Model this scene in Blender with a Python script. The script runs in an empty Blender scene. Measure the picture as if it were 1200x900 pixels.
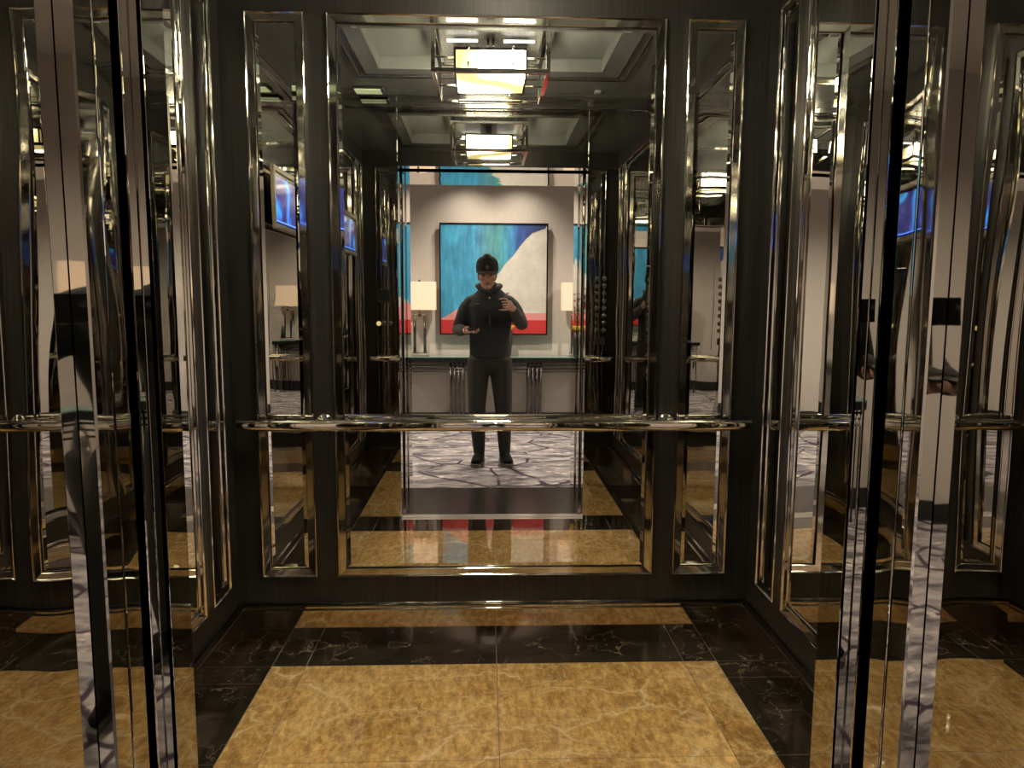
import bpy, bmesh, math, random
from mathutils import Vector, Matrix
random.seed(7)
S = bpy.context.scene
C = S.collection
PI = math.pi
CX = 0.044            # centre line of the lift car (the camera stands a little left of it)
D = 2.882             # back wall
YF = 1.269            # inner face of the front wall
HW = 1.043            # half width of the car
ZC = 2.60             # ceiling
H = 1.40

# ------------------------------------------------------------------ materials
def mat(name):
    m = bpy.data.materials.new(name); m.use_nodes = True
    nt = m.node_tree
    return m, nt, nt.nodes['Principled BSDF']
def plain(name, col, rough=0.5, metal=0.0, emis=None, es=0.0, spec=0.5, coat=0.0):
    m, nt, b = mat(name)
    b.inputs['Base Color'].default_value = (*col, 1)
    b.inputs['Roughness'].default_value = rough
    b.inputs['Metallic'].default_value = metal
    b.inputs['Specular IOR Level'].default_value = spec
    b.inputs['Coat Weight'].default_value = coat
    if emis:
        b.inputs['Emission Color'].default_value = (*emis, 1)
        b.inputs['Emission Strength'].default_value = es
    return m
def N(nt, t, **kw):
    n = nt.nodes.new(t)
    for k, v in kw.items():
        if k in n.inputs: n.inputs[k].default_value = v
        else: setattr(n, k, v)
    return n
def coords(nt, scale=(1,1,1), loc=(0,0,0), rot=(0,0,0)):
    tc = N(nt, 'ShaderNodeTexCoord'); mp = N(nt, 'ShaderNodeMapping')
    mp.inputs['Scale'].default_value = scale; mp.inputs['Location'].default_value = loc
    mp.inputs['Rotation'].default_value = rot
    nt.links.new(tc.outputs['Object'], mp.inputs['Vector'])
    return mp.outputs['Vector']
def ramp(nt, src, stops, interp='LINEAR'):
    r = N(nt, 'ShaderNodeValToRGB'); cr = r.color_ramp; cr.interpolation = interp
    while len(cr.elements) < len(stops): cr.elements.new(0.5)
    for e, (p, c) in zip(cr.elements, stops):
        e.position = p; e.color = (*c, 1) if len(c) == 3 else c
    nt.links.new(src, r.inputs['Fac'])
    return r.outputs['Color']
def noise(nt, vec, scale, detail=4, rough=0.55, dist=0.0):
    n = N(nt, 'ShaderNodeTexNoise'); n.inputs['Scale'].default_value = scale
    n.inputs['Detail'].default_value = detail; n.inputs['Roughness'].default_value = rough
    n.inputs['Distortion'].default_value = dist
    nt.links.new(vec, n.inputs['Vector']); return n
def mix(nt, fac, a, b, mode='MIX'):
    m = N(nt, 'ShaderNodeMix', data_type='RGBA', blend_type=mode)
    for s, v in ((m.inputs[0], fac), (m.inputs[6], a), (m.inputs[7], b)):
        if hasattr(v, 'is_linked') or hasattr(v, 'links'): nt.links.new(v, s)
        elif isinstance(v, (int, float)): s.default_value = v
        else: s.default_value = (*v, 1)
    return m.outputs[2]
def bump(nt, b, src, dist, strength=1.0):
    bp = N(nt, 'ShaderNodeBump'); bp.inputs['Distance'].default_value = dist
    bp.inputs['Strength'].default_value = strength
    nt.links.new(src, bp.inputs['Height']); nt.links.new(bp.outputs['Normal'], b.inputs['Normal'])

def metal(name, col, rough, wav=None, scale=(1,1,1), wscale=5.0):
    m = plain(name, col, rough, 1.0)
    if wav:
        nt = m.node_tree
        v = coords(nt, scale); n = noise(nt, v, wscale, 1.0, 0.4)
        bump(nt, nt.nodes['Principled BSDF'], n.outputs['Fac'], wav)
    return m
M = {}
M['mirror'] = metal('mirror_glass', (.87,.865,.85), 0.0)
M['mirror_wavy'] = metal('wavy_mirror_glass', (.85,.845,.82), 0.0, .0008, (1,1,.5), 5)
M['edge'] = metal('polished_mirror_edge', (.75,.74,.70), 0.0)
M['chrome'] = metal('chrome', (.66,.635,.59), .06, .0004, (1,1,1), 9)
M['rail'] = metal('rail_chrome', (.86,.81,.73), .03, .0003, (1,1,1), 8)
M['steel'] = metal('mirror_steel', (.57,.56,.53), .004, .0008, (1,1,.6), 3.5)
M['jamb'] = metal('polished_steel_jamb', (.66,.64,.60), .006, .0022, (1,1,.35), 5)
M['leaf'] = metal('door_leaf_steel', (.60,.58,.55), .02, .003, (1,1,.4), 6)
M['plinth'] = metal('dark_polished_plinth', (.50,.44,.38), .05, .0003, (1,1,1), 6)
M['sill'] = plain('aluminium_sill', (.62,.59,.55), .42, .55)
M['darkmetal'] = plain('dark_metal', (.05,.045,.04), .3, .7)
M['black'] = plain('matt_black', (.006,.006,.006), .85, spec=.1)
M['grout'] = plain('grout', (.16,.12,.08), .7)

def wood():
    m, nt, b = mat('ebonised_wood')
    v = coords(nt, (60, 60, 1.2)); n = noise(nt, v, 2.0, 5, .6)
    c = ramp(nt, n.outputs['Fac'], [(.3,(.007,.0062,.0058)),(.55,(.017,.0155,.014)),(.75,(.036,.033,.030))])
    nt.links.new(c, b.inputs['Base Color'])
    b.inputs['Roughness'].default_value = .36; b.inputs['Specular IOR Level'].default_value = .36
    bump(nt, b, n.outputs['Fac'], .0004)
    return m
M['wood'] = wood()

def marble_gold(name, off, dark=1.0):
    m, nt, b = mat(name)
    v = coords(nt, (1,1,1), off)
    big = noise(nt, v, 1.6, 6, .62, .8)
    base = ramp(nt, big.outputs['Fac'], [(.30,(.38*dark,.205*dark,.060*dark)),(.50,(.60*dark,.35*dark,.120*dark)),(.68,(.74*dark,.48*dark,.20*dark))])
    fine = noise(nt, coords(nt,(2.6,1,1),off,(0,0,.70)), 15, 10, .78, .25)
    f = ramp(nt, fine.outputs['Fac'], [(.38,(.50,.46,.40)),(.5,(.9,.9,.9)),(.62,(1.5,1.55,1.6))])
    col = mix(nt, .75, base, f, 'MULTIPLY')
    # cream veins
    warp = noise(nt, v, 3.0, 4, .6)
    addv = N(nt, 'ShaderNodeVectorMath', operation='MULTIPLY_ADD')
    nt.links.new(warp.outputs['Color'], addv.inputs[0]); addv.inputs[1].default_value = (.35,.35,.35); nt.links.new(v, addv.inputs[2])
    def veins(scale, w, rot, stretch):
        mp = N(nt, 'ShaderNodeMapping'); mp.inputs['Rotation'].default_value = (0,0,rot); mp.inputs['Scale'].default_value = (1,stretch,1)
        nt.links.new(addv.outputs[0], mp.inputs['Vector'])
        vo = N(nt, 'ShaderNodeTexVoronoi', feature='DISTANCE_TO_EDGE'); vo.inputs['Scale'].default_value = scale
        nt.links.new(mp.outputs['Vector'], vo.inputs['Vector'])
        return ramp(nt, vo.outputs['Distance'], [(0,(1,1,1)),(w,(.25,.25,.25)),(w*3,(0,0,0))])
    v1 = veins(2.1, .016, .7, 2.0); v2 = veins(5.5, .035, -.75, 2.2); v3 = veins(15, .06, .6, 1.8)
    msk = noise(nt, v, 2.2, 3, .5)
    k = ramp(nt, msk.outputs['Fac'], [(.36,(.1,.1,.1)),(.58,(1,1,1))])
    vv1 = mix(nt, 1.0, v1, k, 'MULTIPLY')
    k2 = ramp(nt, fine.outputs['Fac'], [(.38,(.15,.15,.15)),(.60,(1,1,1))])
    vv2 = mix(nt, 1.0, mix(nt, .25, v2, (0,0,0)), k2, 'MULTIPLY'); vv3 = mix(nt, 1.0, mix(nt, .5, v3, (0,0,0)), k2, 'MULTIPLY')
    col = mix(nt, vv3, col, (.84,.62,.28))
    c2 = mix(nt, vv2, col, (.84,.62,.30)); 
    c3 = mix(nt, vv1, c2, (.86,.68,.40))
    nt.links.new(c3, b.inputs['Base Color'])
    b.inputs['Roughness'].default_value = .03; b.inputs['IOR'].default_value = 1.6
    b.inputs['Coat Weight'].default_value = .3; b.inputs['Coat Roughness'].default_value = .02
    return m
M['gold'] = marble_gold('honey_marble', (0,0,0)); M['gold2'] = marble_gold('honey_marble_border', (3.3,1.7,0), .86); M['gold3'] = marble_gold('honey_marble_strip', (5.1,7.9,0), .95)
def marble_dark():
    m, nt, b = mat('dark_brown_marble')
    v = coords(nt)
    n = noise(nt, v, 6, 7, .65, 1.2)
    base = ramp(nt, n.outputs['Fac'], [(.35,(.010,.0078,.006)),(.6,(.034,.026,.018)),(.8,(.07,.052,.036))])
    warp = noise(nt, v, 5, 5, .65)
    addv = N(nt, 'ShaderNodeVectorMath', operation='MULTIPLY_ADD')
    nt.links.new(warp.outputs['Color'], addv.inputs[0]); addv.inputs[1].default_value = (.3,.3,.3); nt.links.new(v, addv.inputs[2])
    vo = N(nt, 'ShaderNodeTexVoronoi', feature='DISTANCE_TO_EDGE'); vo.inputs['Scale'].default_value = 8.5
    nt.links.new(addv.outputs[0], vo.inputs['Vector'])
    e = ramp(nt, vo.outputs['Distance'], [(0,(1,1,1)),(.007,(.4,.4,.4)),(.03,(.05,.05,.05)),(.05,(0,0,0))])
    ms = noise(nt, v, 4, 3, .6); k = ramp(nt, ms.outputs['Fac'], [(.44,(0,0,0)),(.62,(1,1,1))])
    e = mix(nt, 1.0, e, k, 'MULTIPLY')
    c = mix(nt, e, base, (.34,.27,.20))
    nt.links.new(c, b.inputs['Base Color']); b.inputs['Roughness'].default_value = .03; b.inputs['IOR'].default_value = 1.6
    b.inputs['Coat Weight'].default_value = .3; b.inputs['Coat Roughness'].default_value = .02
    return m
M['dark'] = marble_dark()
def ceil_mat():
    m = plain('lacquered_grey_ceiling', (.15,.155,.15), .22, .25)
    nt = m.node_tree; n = noise(nt, coords(nt,(1,6,1)), 3, 3, .5)
    bump(nt, nt.nodes['Principled BSDF'], n.outputs['Fac'], .0006)
    return m
M['ceil'] = ceil_mat()
M['coffer'] = plain('pale_grey_coffer', (.17,.178,.168), .28, .3)
def leafm():
    m, nt, b = mat('silver_leaf'); n = noise(nt, coords(nt), 90, 4, .7)
    c = ramp(nt, n.outputs['Fac'], [(.35,(.07,.07,.065)),(.6,(.30,.30,.28))])
    nt.links.new(c, b.inputs['Base Color']); b.inputs['Metallic'].default_value=.8; b.inputs['Roughness'].default_value=.35
    bump(nt, b, n.outputs['Fac'], .002); return m
M['silver'] = leafm()
def diffuser():
    m, nt, b = mat('glowing_lantern_diffuser')
    b.inputs['Base Color'].default_value = (.9,.85,.7,1); b.inputs['Roughness'].default_value = .5
    tc = N(nt,'ShaderNodeTexCoord'); sep = N(nt,'ShaderNodeSeparateXYZ'); nt.links.new(tc.outputs['Object'], sep.inputs[0])
    wob = noise(nt, tc.outputs['Object'], 6, 1, .4)
    m1 = N(nt,'ShaderNodeMath', operation='MULTIPLY_ADD'); nt.links.new(sep.outputs['X'], m1.inputs[0]); m1.inputs[1].default_value = .8; nt.links.new(sep.outputs['Y'], m1.inputs[2])
    m2 = N(nt,'ShaderNodeMath', operation='MULTIPLY_ADD'); nt.links.new(wob.outputs['Fac'], m2.inputs[0]); m2.inputs[1].default_value = .16; nt.links.new(m1.outputs[0], m2.inputs[2])
    m3 = N(nt,'ShaderNodeMath', operation='SUBTRACT'); nt.links.new(m2.outputs[0], m3.inputs[0]); m3.inputs[1].default_value = .10
    m4 = N(nt,'ShaderNodeMath', operation='ABSOLUTE'); nt.links.new(m3.outputs[0], m4.inputs[0])
    # uneven glow painted into the emission: dimmer, yellower band between two bright patches
    c = ramp(nt, m4.outputs[0], [(.065,(1.0,.86,.34)),(.115,(1.0,.90,.66))])
    s = ramp(nt, m4.outputs[0], [(.04,(.009,.009,.009)),(.08,(.03,.03,.03)),(.12,(1,1,1))])
    mul = N(nt, 'ShaderNodeMath', operation='MULTIPLY'); nt.links.new(s, mul.inputs[0]); mul.inputs[1].default_value = LAMP
    nt.links.new(c, b.inputs['Emission Color']); nt.links.new(mul.outputs[0], b.inputs['Emission Strength'])
    return m
LAMP = 150.0
M['diff'] = diffuser()
M['led'] = plain('lantern_tube', (1,1,1), .5, emis=(1,.95,.85), es=7)

# hall
def walltex():
    m, nt, b = mat('beige_wallcovering'); n = noise(nt, coords(nt,(30,30,2)), 4, 4, .6)
    c = ramp(nt, n.outputs['Fac'], [(.3,(.44,.405,.37)),(.7,(.50,.465,.425))]); nt.links.new(c, b.inputs['Base Color'])
    b.inputs['Roughness'].default_value = .75; bump(nt, b, n.outputs['Fac'], .0005); return m
M['hallwall'] = walltex()
M['hallceil'] = plain('hall_ceiling_paint', (.55,.52,.48), .8)
def carpet():
    m, nt, b = mat('patterned_carpet'); v = coords(nt)
    n = noise(nt, coords(nt,(1,2.6,1)), 4.0, 5, .62, .6)
    base = ramp(nt, n.outputs['Fac'], [(.36,(.07,.065,.075)),(.46,(.17,.16,.175)),(.54,(.28,.26,.265)),(.66,(.36,.335,.33))])
    warp = noise(nt, v, 1.3, 2, .5)
    addv = N(nt, 'ShaderNodeVectorMath', operation='MULTIPLY_ADD')
    nt.links.new(warp.outputs['Color'], addv.inputs[0]); addv.inputs[1].default_value = (.16,.16,.16); nt.links.new(v, addv.inputs[2])
    vo = N(nt, 'ShaderNodeTexVoronoi', feature='DISTANCE_TO_EDGE'); vo.inputs['Scale'].default_value = 1.5
    nt.links.new(addv.outputs[0], vo.inputs['Vector'])
    e = ramp(nt, vo.outputs['Distance'], [(0,(1,1,1)),(.012,(1,1,1)),(.022,(0,0,0))])
    ms = noise(nt, v, 2.3, 2, .5); k = ramp(nt, ms.outputs['Fac'], [(.38,(0,0,0)),(.44,(1,1,1))])
    e = mix(nt, 1.0, e, k, 'MULTIPLY')
    c = mix(nt, e, base, (.045,.035,.05))
    sp = N(nt, 'ShaderNodeTexVoronoi'); sp.inputs['Scale'].default_value = 11
    nt.links.new(v, sp.inputs['Vector'])
    e2 = ramp(nt, sp.outputs['Distance'], [(0,(1,1,1)),(.24,(1,1,1)),(.3,(0,0,0))])
    k2 = ramp(nt, n.outputs['Fac'], [(.46,(0,0,0)),(.56,(.7,.7,.7))]); e2 = mix(nt, 1.0, e2, k2, 'MULTIPLY')
    c = mix(nt, e2, c, (.55,.49,.45))
    nt.links.new(c, b.inputs['Base Color']); b.inputs['Roughness'].default_value = .95; b.inputs['Specular IOR Level'].default_value=.1
    return m
M['carpet'] = carpet()
def greywood():
    m, nt, b = mat('grey_wood_floor'); n = noise(nt, coords(nt,(2,30,1)), 3, 5, .6, .5)
    c = ramp(nt, n.outputs['Fac'], [(.35,(.014,.013,.0135)),(.7,(.035,.032,.033))]); nt.links.new(c, b.inputs['Base Color'])
    b.inputs['Roughness'].default_value = .22; return m
M['greywood'] = greywood()
M['skirt'] = plain('black_skirting', (.012,.011,.011), .35)
M['shade'] = plain('linen_lampshade', (.75,.62,.48), .8, emis=(1.0,.66,.44), es=.24)
M['tablechrome'] = metal('dark_chrome', (.17,.16,.15), .15)
M['glasstop'] = plain('black_glass_edge', (.006,.007,.007), .5, spec=.2)
M['greenglass'] = plain('green_glass', (.10,.20,.17), .08)
M['vase'] = plain('charcoal_vase', (.03,.03,.035), .3)
M['brass'] = plain('yellow_gold_bowl', (.85,.60,.10), .25, .6)
M['petal'] = plain('red_petal', (.35,.03,.035), .6)
M['stem'] = plain('brown_stem', (.10,.06,.03), .7)
# person
M['skin'] = plain('skin', (.42,.24,.17), .5)
M['jacket'] = plain('black_teal_jacket', (.004,.0075,.0085), .8)
def heather():
    m, nt, b = mat('grey_knit'); n = noise(nt, coords(nt), 120, 3, .6)
    c = ramp(nt, n.outputs['Fac'], [(.3,(.028,.026,.025)),(.7,(.060,.056,.053))]); nt.links.new(c, b.inputs['Base Color'])
    b.inputs['Roughness'].default_value=.95; return m
M['knit'] = heather()
M['pants'] = plain('charcoal_trousers', (.014,.012,.0115), .9)
M['cap'] = plain('black_cap_cloth', (.012,.011,.011), .85)
M['brim'] = plain('paler_brim_cloth', (.038,.034,.034), .85)  # brim cloth set paler than the crown
M['emblem'] = plain('grey_emblem', (.16,.14,.14), .7)
M['shoe'] = plain('black_shoe', (.005,.005,.0055), .8, spec=.2)
M['sole'] = plain('grey_rubber_sole', (.07,.063,.06), .8)
M['phone'] = plain('black_phone_glass', (.008,.008,.009), .18)
M['lens'] = plain('camera_lens', (.18,.18,.2), .1, .8)
M['zip'] = plain('zip_metal', (.5,.5,.5), .3, 1)
M['lip'] = plain('lips', (.33,.14,.12), .5)
M['eyew'] = plain('eyeball', (.10,.09,.08), .4)
M['hair'] = plain('dark_stubble_hair', (.03,.02,.015), .8)

# ------------------------------------------------------------------ helpers
def new(name, bm, m, parent=None, smooth=False, bevel=0):
    me = bpy.data.meshes.new(name); bm.normal_update(); bm.to_mesh(me); bm.free()
    for x in (m if isinstance(m, (list,tuple)) else [m]): me.materials.append(x)
    o = bpy.data.objects.new(name, me); C.objects.link(o)
    if parent is not None: o.parent = parent
    if smooth:
        for p in me.polygons: p.use_smooth = True
    if bevel:
        b = o.modifiers.new('bevel', 'BEVEL'); b.width = bevel; b.segments = 2; b.limit_method = 'ANGLE'
    return o
def box(bm, x0, x1, y0, y1, z0, z1, mi=0):
    if x0 > x1: x0, x1 = x1, x0
    vs = [bm.verts.new((x, y, z)) for z in (z0, z1) for y in (y0, y1) for x in (x0, x1)]
    for f in ((0,2,3,1),(4,5,7,6),(0,1,5,4),(2,6,7,3),(0,4,6,2),(1,3,7,5)):
        bm.faces.new([vs[i] for i in f]).material_index = mi
    return bm
def B(*a, **k): return box(bmesh.new(), *a, **k)
def cyl(bm, p, q, r, seg=20, r2=None, cap=True):
    p, q = Vector(p), Vector(q); d = (q-p).normalized()
    u = d.orthogonal().normalized(); w = d.cross(u); r2 = r if r2 is None else r2
    a = [bm.verts.new(p + r*(math.cos(2*PI*i/seg)*u + math.sin(2*PI*i/seg)*w)) for i in range(seg)]
    b = [bm.verts.new(q + r2*(math.cos(2*PI*i/seg)*u + math.sin(2*PI*i/seg)*w)) for i in range(seg)]
    for i in range(seg):
        f = bm.faces.new((a[i], a[(i+1)%seg], b[(i+1)%seg], b[i])); f.smooth = True
    if cap: bm.faces.new(a[::-1]); bm.faces.new(b)
    return bm
def lathe(bm, prof, centre, axis='Z', seg=24):
    rings = []
    c = Vector(centre)
    for r, h in prof:
        ring = []
        for i in range(seg):
            t = 2*PI*i/seg; v = (r*math.cos(t), r*math.sin(t), h)
            if axis == 'Y': v = (v[0], v[2], v[1])
            if axis == 'X': v = (v[2], v[0], v[1])
            ring.append(bm.verts.new(c + Vector(v)))
        rings.append(ring)
    for a, b in zip(rings, rings[1:]):
        for i in range(seg):
            f = bm.faces.new((a[i], a[(i+1)%seg], b[(i+1)%seg], b[i])); f.smooth = True
    bm.faces.new(rings[0][::-1]); bm.faces.new(rings[-1])
    bmesh.ops.recalc_face_normals(bm, faces=bm.faces)
    return bm
def tag(o, label=None, cat=None, group=None, kind=None):
    if label: o['label'] = label
    if cat: o['category'] = cat
    if group: o['group'] = group
    if kind: o['kind'] = kind
    return o
def empty(name, loc, rz=0, label=None, cat=None, group=None):
    o = bpy.data.objects.new(name, None); C.objects.link(o); o.location = loc; o.rotation_euler = (0,0,rz)
    o.empty_display_size = .1
    return tag(o, label, cat, group)
def struct(name, bm, m, label=None, **k):
    o = new(name, bm, m, **k); o['kind'] = 'structure'
    if label: o['label'] = label
    return o
def X(a, s): return CX + s*a     # distance a from the centre line, side s

# ------------------------------------------------------------------ lift car shell
XL, XR = CX-HW, CX+HW
# floor: polished slabs with fine joints
bm = bmesh.new()
xs = [XL-.04, -.818, -.687, CX, .775, .905, XR+.04]; ys = [1.187, 1.42, 1.60, 2.09, 2.56, 2.685, D+.03]
for i in range(6):
    for j in range(6):
        inx = 1 <= i <= 4; iny = 1 <= j <= 4; g = .0014
        if inx and iny: mi = 1 if i in (1,4) else (3 if j in (1,4) else 2)
        else: mi = 0
        # the dark border keeps few joints
        box(bm, xs[i]+g, xs[i+1]-g, ys[j]+g, ys[j+1]-g, -.02, 0, mi)
box(bm, XL-.04, XR+.04, 1.187, D+.03, -.05, -.0008, 4)
struct('floor', bm, [M['dark'], M['gold2'], M['gold'], M['gold3'], M['grout']], 'polished marble lift floor, honey field inside a dark brown border')
# walls
struct('wall_back', B(XL-.05, XR+.05, D, D+.05, 0, ZC+.1), M['wood'], 'ebonised wood back wall of the lift')
struct('wall_left', B(XL-.05, XL, YF, D+.05, 0, ZC+.1), M['wood'], 'ebonised wood wall on the left of the lift')
struct('wall_right', B(XR, XR+.05, YF, D+.05, 0, ZC+.1), M['wood'], 'ebonised wood wall on the right of the lift')
# front wall in mirror-polished steel: two returns, a three part header
bm = bmesh.new(); ZD = 2.190; g = .0012
for s in (-1, 1):
    box(bm, X(.570, s), X(HW+.05, s), 1.189, YF, 0, ZD-g)
    box(bm, X(.570+g, s), X(HW+.05, s), 1.189, YF, ZD+g, ZC+.1)
box(bm, CX-.570+g, CX+.570-g, 1.189, YF, ZD+g, ZC+.1)
struct('wall_front', bm, M['steel'], 'mirror polished steel returns and header around the lift door', bevel=.0012)
# plinths with a chrome bead on top
PH = .165
def plinth(name, x0, x1, y0, y1, bead):
    o = struct(name, B(x0, x1, y0, y1, 0, PH), M['plinth'], 'dark mirror polished skirting with chrome bead')
    b = bmesh.new()
    for p, q in bead: cyl(b, p, q, .0045, 10)
    new('chrome_bead', b, M['chrome'], o); return o
e = .031
plinth('baseboard_back', XL+e, XR-e, D-e, D, [((XL+e, D-e, PH-.012), (XR-e, D-e, PH-.012)), ((XL+e, D-.004, PH+.003), (XR-e, D-.004, PH+.003))])
plinth('baseboard_left', XL, XL+e, YF, D, [((XL+e, YF, PH-.012), (XL+e, D-e, PH-.012)), ((XL+.004, YF, PH+.003), (XL+.004, D-e, PH+.003))])
plinth('baseboard_right', XR-e, XR, YF, D, [((XR-e, YF, PH-.012), (XR-e, D-e, PH-.012)), ((XR-.004, YF, PH+.003), (XR-.004, D-e, PH+.003))])
# ceiling with coffer
cx0, cx1, cy0, cy1, cz = -.565, .618, 1.755, 2.60, 2.665
bm = bmesh.new()
for r in ((XL-.05, cx0, YF-.05, D+.05), (cx1, XR+.05, YF-.05, D+.05), (cx0, cx1, YF-.05, cy0), (cx0, cx1, cy1, D+.05)):
    box(bm, *r, ZC, ZC+.12, 0)
box(bm, cx0, cx1, cy0, cy1, cz, cz+.05, 1)
t = .006
for r in ((cx0, cx0+t, cy0, cy1), (cx1-t, cx1, cy0, cy1), (cx0+t, cx1-t, cy0, cy0+t), (cx0+t, cx1-t, cy1-t, cy1)):
    box(bm, *r, ZC-.001, cz, 1)
struct('ceiling', bm, [M['ceil'], M['coffer']], 'dark grey lacquered lift ceiling with a shallow coffer')
# double chrome line around the coffer
bm = bmesh.new()
for k, (a0, a1, b0, b1) in enumerate(((-.690,.760,1.62,2.72), (-.645,.715,1.665,2.675))):
    w = .006
    for r in ((a0,a1,b0,b0+w), (a0,a1,b1-w,b1), (a0,a0+w,b0+w,b1-w), (a1-w,a1,b0+w,b1-w)): box(bm, *r, ZC-.008, ZC)
struct('trim_1', bm, M['chrome'], 'double chrome line inlaid in the ceiling around the coffer')
bm = bmesh.new(); box(bm, XL, XR, YF, YF+.012, 2.525, 2.56)
struct('trim_2', bm, M['steel'], 'chrome band along the top of the front wall', bevel=.004)

# ------------------------------------------------------------------ framed mirrors
ZT, ZB = 2.459, .283
def ringframe(prof, w, h):
    """mitred frame: prof = (inset from outer edge, height above wall); local wall plane y=0, room towards -y"""
    bm = bmesh.new(); rings = []
    for ins, ht in prof:
        rings.append([bm.verts.new((sx*(w/2-ins), -ht, zz)) for sx, zz in ((-1, ins), (1, ins), (1, h-ins), (-1, h-ins))])
    for a, b in zip(rings, rings[1:]):
        for i in range(4): bm.faces.new((a[i], a[(i+1)%4], b[(i+1)%4], b[i]))
    bmesh.ops.recalc_face_normals(bm, faces=bm.faces)
    return bm
PROF = [(0,0),(0,.016),(.0015,.019),(.004,.0205),(.0065,.019),(.008,.0155),(.009,.0145),(.0325,.0130),(.034,.0115),(.0345,0)]
def framed_mirror(loc, rz, w, label, wavy=False):
    r = empty('framed_mirror', loc, rz, label, 'mirror', 'framed mirrors on the lift walls')
    h = ZT-ZB
    f = new('frame', ringframe(PROF, w, h), M['chrome'], r)
    bm = bmesh.new(); a = w/2-.0375; z0, z1 = .0375, h-.0375; bv = .014
    o = [bm.verts.new((sx*a, -.0035, zz)) for sx, zz in ((-1,z0),(1,z0),(1,z1),(-1,z1))]
    n = [bm.verts.new((sx*(a-bv), -.0052, zz)) for sx, zz in ((-1,z0+bv),(1,z0+bv),(1,z1-bv),(-1,z1-bv))]
    for i in range(4): bm.faces.new((o[i], o[(i+1)%4], n[(i+1)%4], n[i]))
    bm.faces.new(n); bk = [bm.verts.new((v.co.x, -.0005, v.co.z)) for v in o]
    bm.faces.new(bk[::-1])
    for i in range(4): bm.faces.new((bk[i], bk[(i+1)%4], o[(i+1)%4], o[i]))
    bmesh.ops.recalc_face_normals(bm, faces=bm.faces)
    new('mirror_glass', bm, M['mirror_wavy'] if wavy else M['mirror'], r)
    return r
framed_mirror((CX,D,ZB), 0, 1.280, 'wide chrome framed mirror in the middle of the back wall')
framed_mirror((CX-.832,D,ZB), 0, .220, 'narrow chrome framed mirror on the back wall left of the wide mirror', True)
framed_mirror((CX+.832,D,ZB), 0, .220, 'narrow chrome framed mirror on the back wall right of the wide mirror', True)
yc = 2.075
for s, side in ((-1,'left'), (1,'right')):
    rz = PI/2 if s < 0 else -PI/2
    x = XL if s < 0 else XR
    framed_mirror((x,yc,ZB), rz, .850, f'wide chrome framed mirror in the middle of the {side} wall', True)
    framed_mirror((x,2.6625,ZB), rz, .175, f'narrow chrome framed mirror on the {side} wall beside the back corner', True)
    framed_mirror((x,1.4875,ZB), rz, .175, f'narrow chrome framed mirror on the {side} wall beside the lift door', True)

# ------------------------------------------------------------------ handrails
def rail(loc, rz, half, posts, label):
    r = empty('handrail', loc, rz, label, 'handrail', None)
    bm = bmesh.new(); n = 28; off = .075
    # rounded-flat bar, flat ends
    pr = []
    for i in range(n):
        t = 2*PI*i/n; c, s_ = math.cos(t), math.sin(t)
        pr.append((.017*math.copysign(abs(c)**.8, c), .0225*math.copysign(abs(s_)**.75, s_)))
    ends = []
    for x, k in ((-half, .9), (-half+.003, 1), (half-.003, 1), (half, .9)):
        ends.append([bm.verts.new((x, -off+a*k, b*k)) for a, b in pr])
    for a, b in zip(ends, ends[1:]):
        for i in range(n): f = bm.faces.new((a[i], a[(i+1)%n], b[(i+1)%n], b[i])); f.smooth = True
    bm.faces.new(ends[0][::-1]); bm.faces.new(ends[-1])
    bmesh.ops.recalc_face_normals(bm, faces=bm.faces)
    new('bar', bm, M['rail'], r)
    for x in posts:
        bm = bmesh.new()
        lathe(bm, [(.036,0),(.036,-.006),(.030,-.012),(.016,-.016),(.011,-.022),(.011,-off+.01)], (x,0,0), 'Y')
        new('bracket', bm, M['rail'], r)
    return r
rail((CX,D,.915), 0, 1.004, (-.681,.681), 'long chrome handrail across the back wall of the lift')

# ------------------------------------------------------------------ ceiling lantern
LX, LY, LB, LT = .021, 2.128, 2.40, 2.60
r = empty('ceiling_lantern', (LX,LY,ZC+.065), 0, 'square chrome cage lantern glowing yellow in the lift ceiling', 'ceiling light')
def lb(*a): 
    x0,x1,y0,y1,z0,z1 = a
    z = ZC+.065
    return (x0,x1,y0,y1,z0-z,z1-z)
bm = bmesh.new(); a = .264; w = .019
for z0, z1 in ((LB, LB+.019), (LT-.016, LT-.002)):
    for q in ((-a,a,-a,-a+w), (-a,a,a-w,a), (-a,-a+w,-a+w,a-w), (a-w,a,-a+w,a-w)): box(bm, *lb(*q, z0, z1))
for sx in (-1,1):
    for sy in (-1,1): 
        x0 = sx*a - (w if sx > 0 else 0); y0 = sy*a - (w if sy > 0 else 0)
        box(bm, *lb(x0, x0+w, y0, y0+w, LB+.019, LT-.016))
new('cage', bm, M['chrome'], r, bevel=.001)
hw = .168
for z in (LB+.045, LB+.115):
    for k in (-.10,.10):
        for sx in (-1,1):
            new('stay_rod', cyl(bmesh.new(), (sx*hw, k, z-ZC-.065), (sx*(a-.006), k, z-ZC-.065), .0045, 10), M['chrome'], r)
            new('stay_rod', cyl(bmesh.new(), (k, sx*hw, z-ZC-.065), (k, sx*(a-.006), z-ZC-.065), .0045, 10), M['chrome'], r)
zd0, zd1 = 2.425, 2.537
new('light_shield_plate', box(bmesh.new(), *lb(-hw+.002, hw-.002, -hw+.002, hw-.002, zd1-.0035, zd1+.001)), M['darkmetal'], r)  # opaque plate added to keep the diffuser from lighting the canopy
new('diffuser', box(bmesh.new(), *lb(-hw+.004, hw-.004, -hw+.004, hw-.004, zd0+.004, zd1-.004)), M['diff'], r)
bm = bmesh.new(); w = .010
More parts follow.
